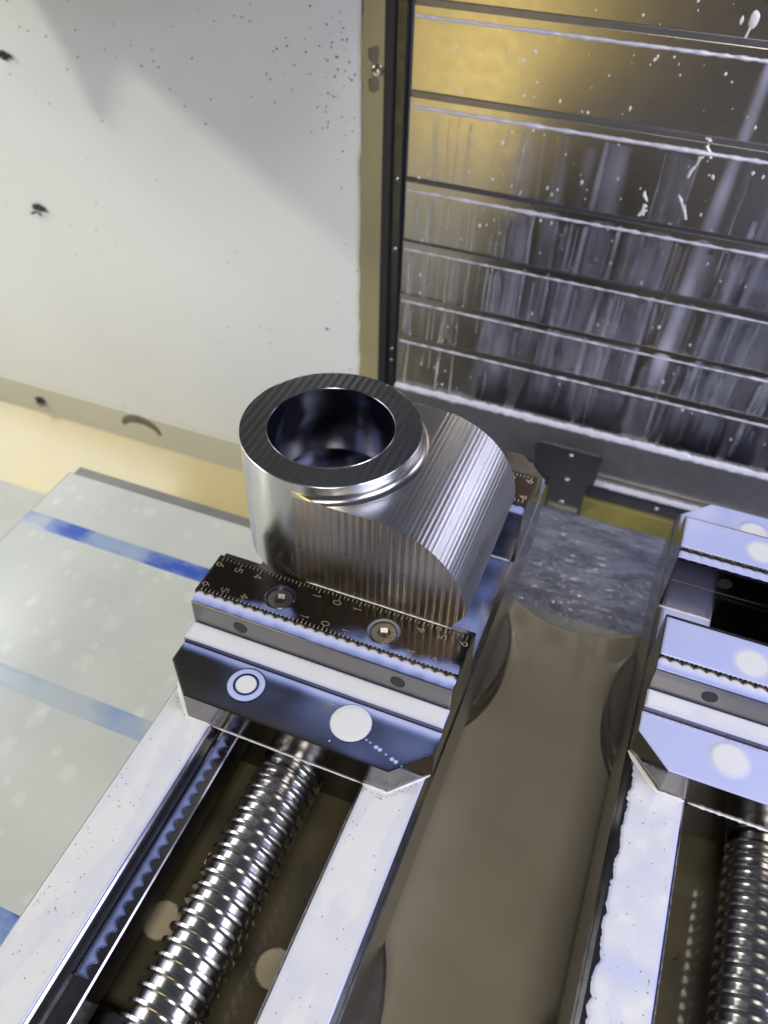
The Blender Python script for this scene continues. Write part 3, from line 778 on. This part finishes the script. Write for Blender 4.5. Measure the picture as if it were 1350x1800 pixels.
# boss: outside wall, top ring, bore
MB().lathe([(R, 35.02), (R, 60), (R, ZT - .35), (R - .35, ZT)], (bx, by), 128).build('boss', M['part'], wp)
ring = MB(); nn = 128
ring.add([(bx + q * math.cos(2 * PI * i / nn), by + q * math.sin(2 * PI * i / nn), ZT) for q in (R - .35, r + .35) for i in range(nn)],
         [(i, (i + 1) % nn, nn + (i + 1) % nn, nn + i) for i in range(nn)])
ring.build('boss_top', M['part_top'], wp)
tag(wp.children[-1], 'dark face milled ring around the bore')
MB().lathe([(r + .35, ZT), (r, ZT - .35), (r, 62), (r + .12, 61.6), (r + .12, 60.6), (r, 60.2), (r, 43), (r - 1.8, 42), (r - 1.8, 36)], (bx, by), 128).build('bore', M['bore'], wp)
# thin burr around the rims
br_ = MB()
for (q, z, rr_) in ((R - .2, ZT - .02, .16), (r + .2, ZT, .13)):
    br_.tube([(bx + q * math.cos(2 * PI * i / 180), by + q * math.sin(2 * PI * i / 180), z) for i in range(181)], lambda u: rr_ * (1 + .9 * n3(u * 70, q)), 5)
br_.build('burr', M['screwsteel'], wp)
# fillet between boss and saddle, clipped at the end faces
fil = MB(); rf = 3.6; NA = 160; K = 10
def ffn(u, v):
    a = -PI / 2 + PI * u; ca, sa = math.cos(a), math.sin(a)
    lim = rf
    if sa < -1e-4: lim = min(lim, max(0, (by + R * sa - yf0) / -sa))
    if sa > 1e-4: lim = min(lim, max(0, (yb0 - (by + R * sa)) / sa))
    if v > 0.999:
        d = lim; x = bx + (R + d) * ca; y = by + (R + d) * sa
        return (x, y, zs(x) - 1.0)
    d = lim * v / 0.9; x = bx + (R - .02 + d) * ca; y = by + (R - .02 + d) * sa
    h = rf - math.sqrt(max(0, rf * rf - (rf - d) ** 2))
    return (x, y, min(ZT - .6, zs(x) + h + .02))
fil.grid(ffn, NA, 10)
fil.build('fillet', M['part'], wp)
# coolant gathered where the part meets the plate
foam([(-18, 23.6, 38.2), (10, 23.6, 38.2), (52, 23.6, 38.2)], .28, 1.3, 60)

# chips lying in the trough
random.seed(31)
for i, (x, y) in enumerate(((26, -60), (24, -78), (28, -52), (-22, -75), (X1 - 24, -42), (X1 + 29, -30))):
    p = Vector((x, y, -43.4)); pts = [p]; a = random.uniform(0, 6)
    for q in range(5):
        a += random.uniform(-.7, .7); pts.append(pts[-1] + Vector((math.cos(a), math.sin(a), random.uniform(-.1, .25))) * random.uniform(.8, 1.8))
    o = MB().tube(pts, .22, 5).build('metal_chip', M['chip'])
    tag(o, 'tiny golden metal chip in the trough of the ' + ('vise holding the part' if x < 100 else 'empty vise'), 'metal chip', 'golden chips in the trough of the ' + ('vise holding the part' if x < 100 else 'empty vise'))

# small dark bubbles and grit floating on the films
random.seed(90)
bub = MB()
def bubbles(n, xa, xb, ya, yb, z, rmin=.12, rmax=.32, clump=False):
    k = 0
    while k < n:
        x, y = random.uniform(xa, xb), random.uniform(ya, yb)
        if clump and n3(x, y, 11, .09) < .12: 
            if random.random() < .8: continue
        rr_ = random.uniform(rmin, rmax); bub.blob((x, y, z), rr_, rr_, rr_ * .6, k, .1, 1); k += 1
bubbles(90, -59, -40, -170, -45, .8, clump=True); bubbles(40, 39, 58, -170, -45, .8, clump=True)
bubbles(60, X1 - 57, X1 - 39, -120, 0, .75, clump=True)
for (pa, pb, z, n) in (((37, -41.2), (47, -41.5), .9, 26), ((48, -41), (58, -31), .9, 22), ((-60, -30), (-48, -41), .9, 14)):
    for k in range(n):
        u = random.random(); x = pa[0] + (pb[0] - pa[0]) * u; y = pa[1] + (pb[1] - pa[1]) * u - random.uniform(0, 2.2); bub.blob((x, y, z), .18, .18, .12, k, .1, 1)
for k in range(70): bub.blob((random.uniform(-10, 62) if k % 3 else random.uniform(-62, 0), random.gauss(-5.6, .5), 21.35), .16, .16, .12, k, .1, 1)
for k in range(90): bub.blob((random.uniform(X1 - 62, X1 + 20), 43.7 + random.gauss(-15.4, .35), 17.85), .18, .18, .12, k, .1, 1)
tag(bub.build('coolant_bubbles', M['stain']), 'tiny dark bubbles and grit floating on the coolant films', 'coolant', None, 'stuff')
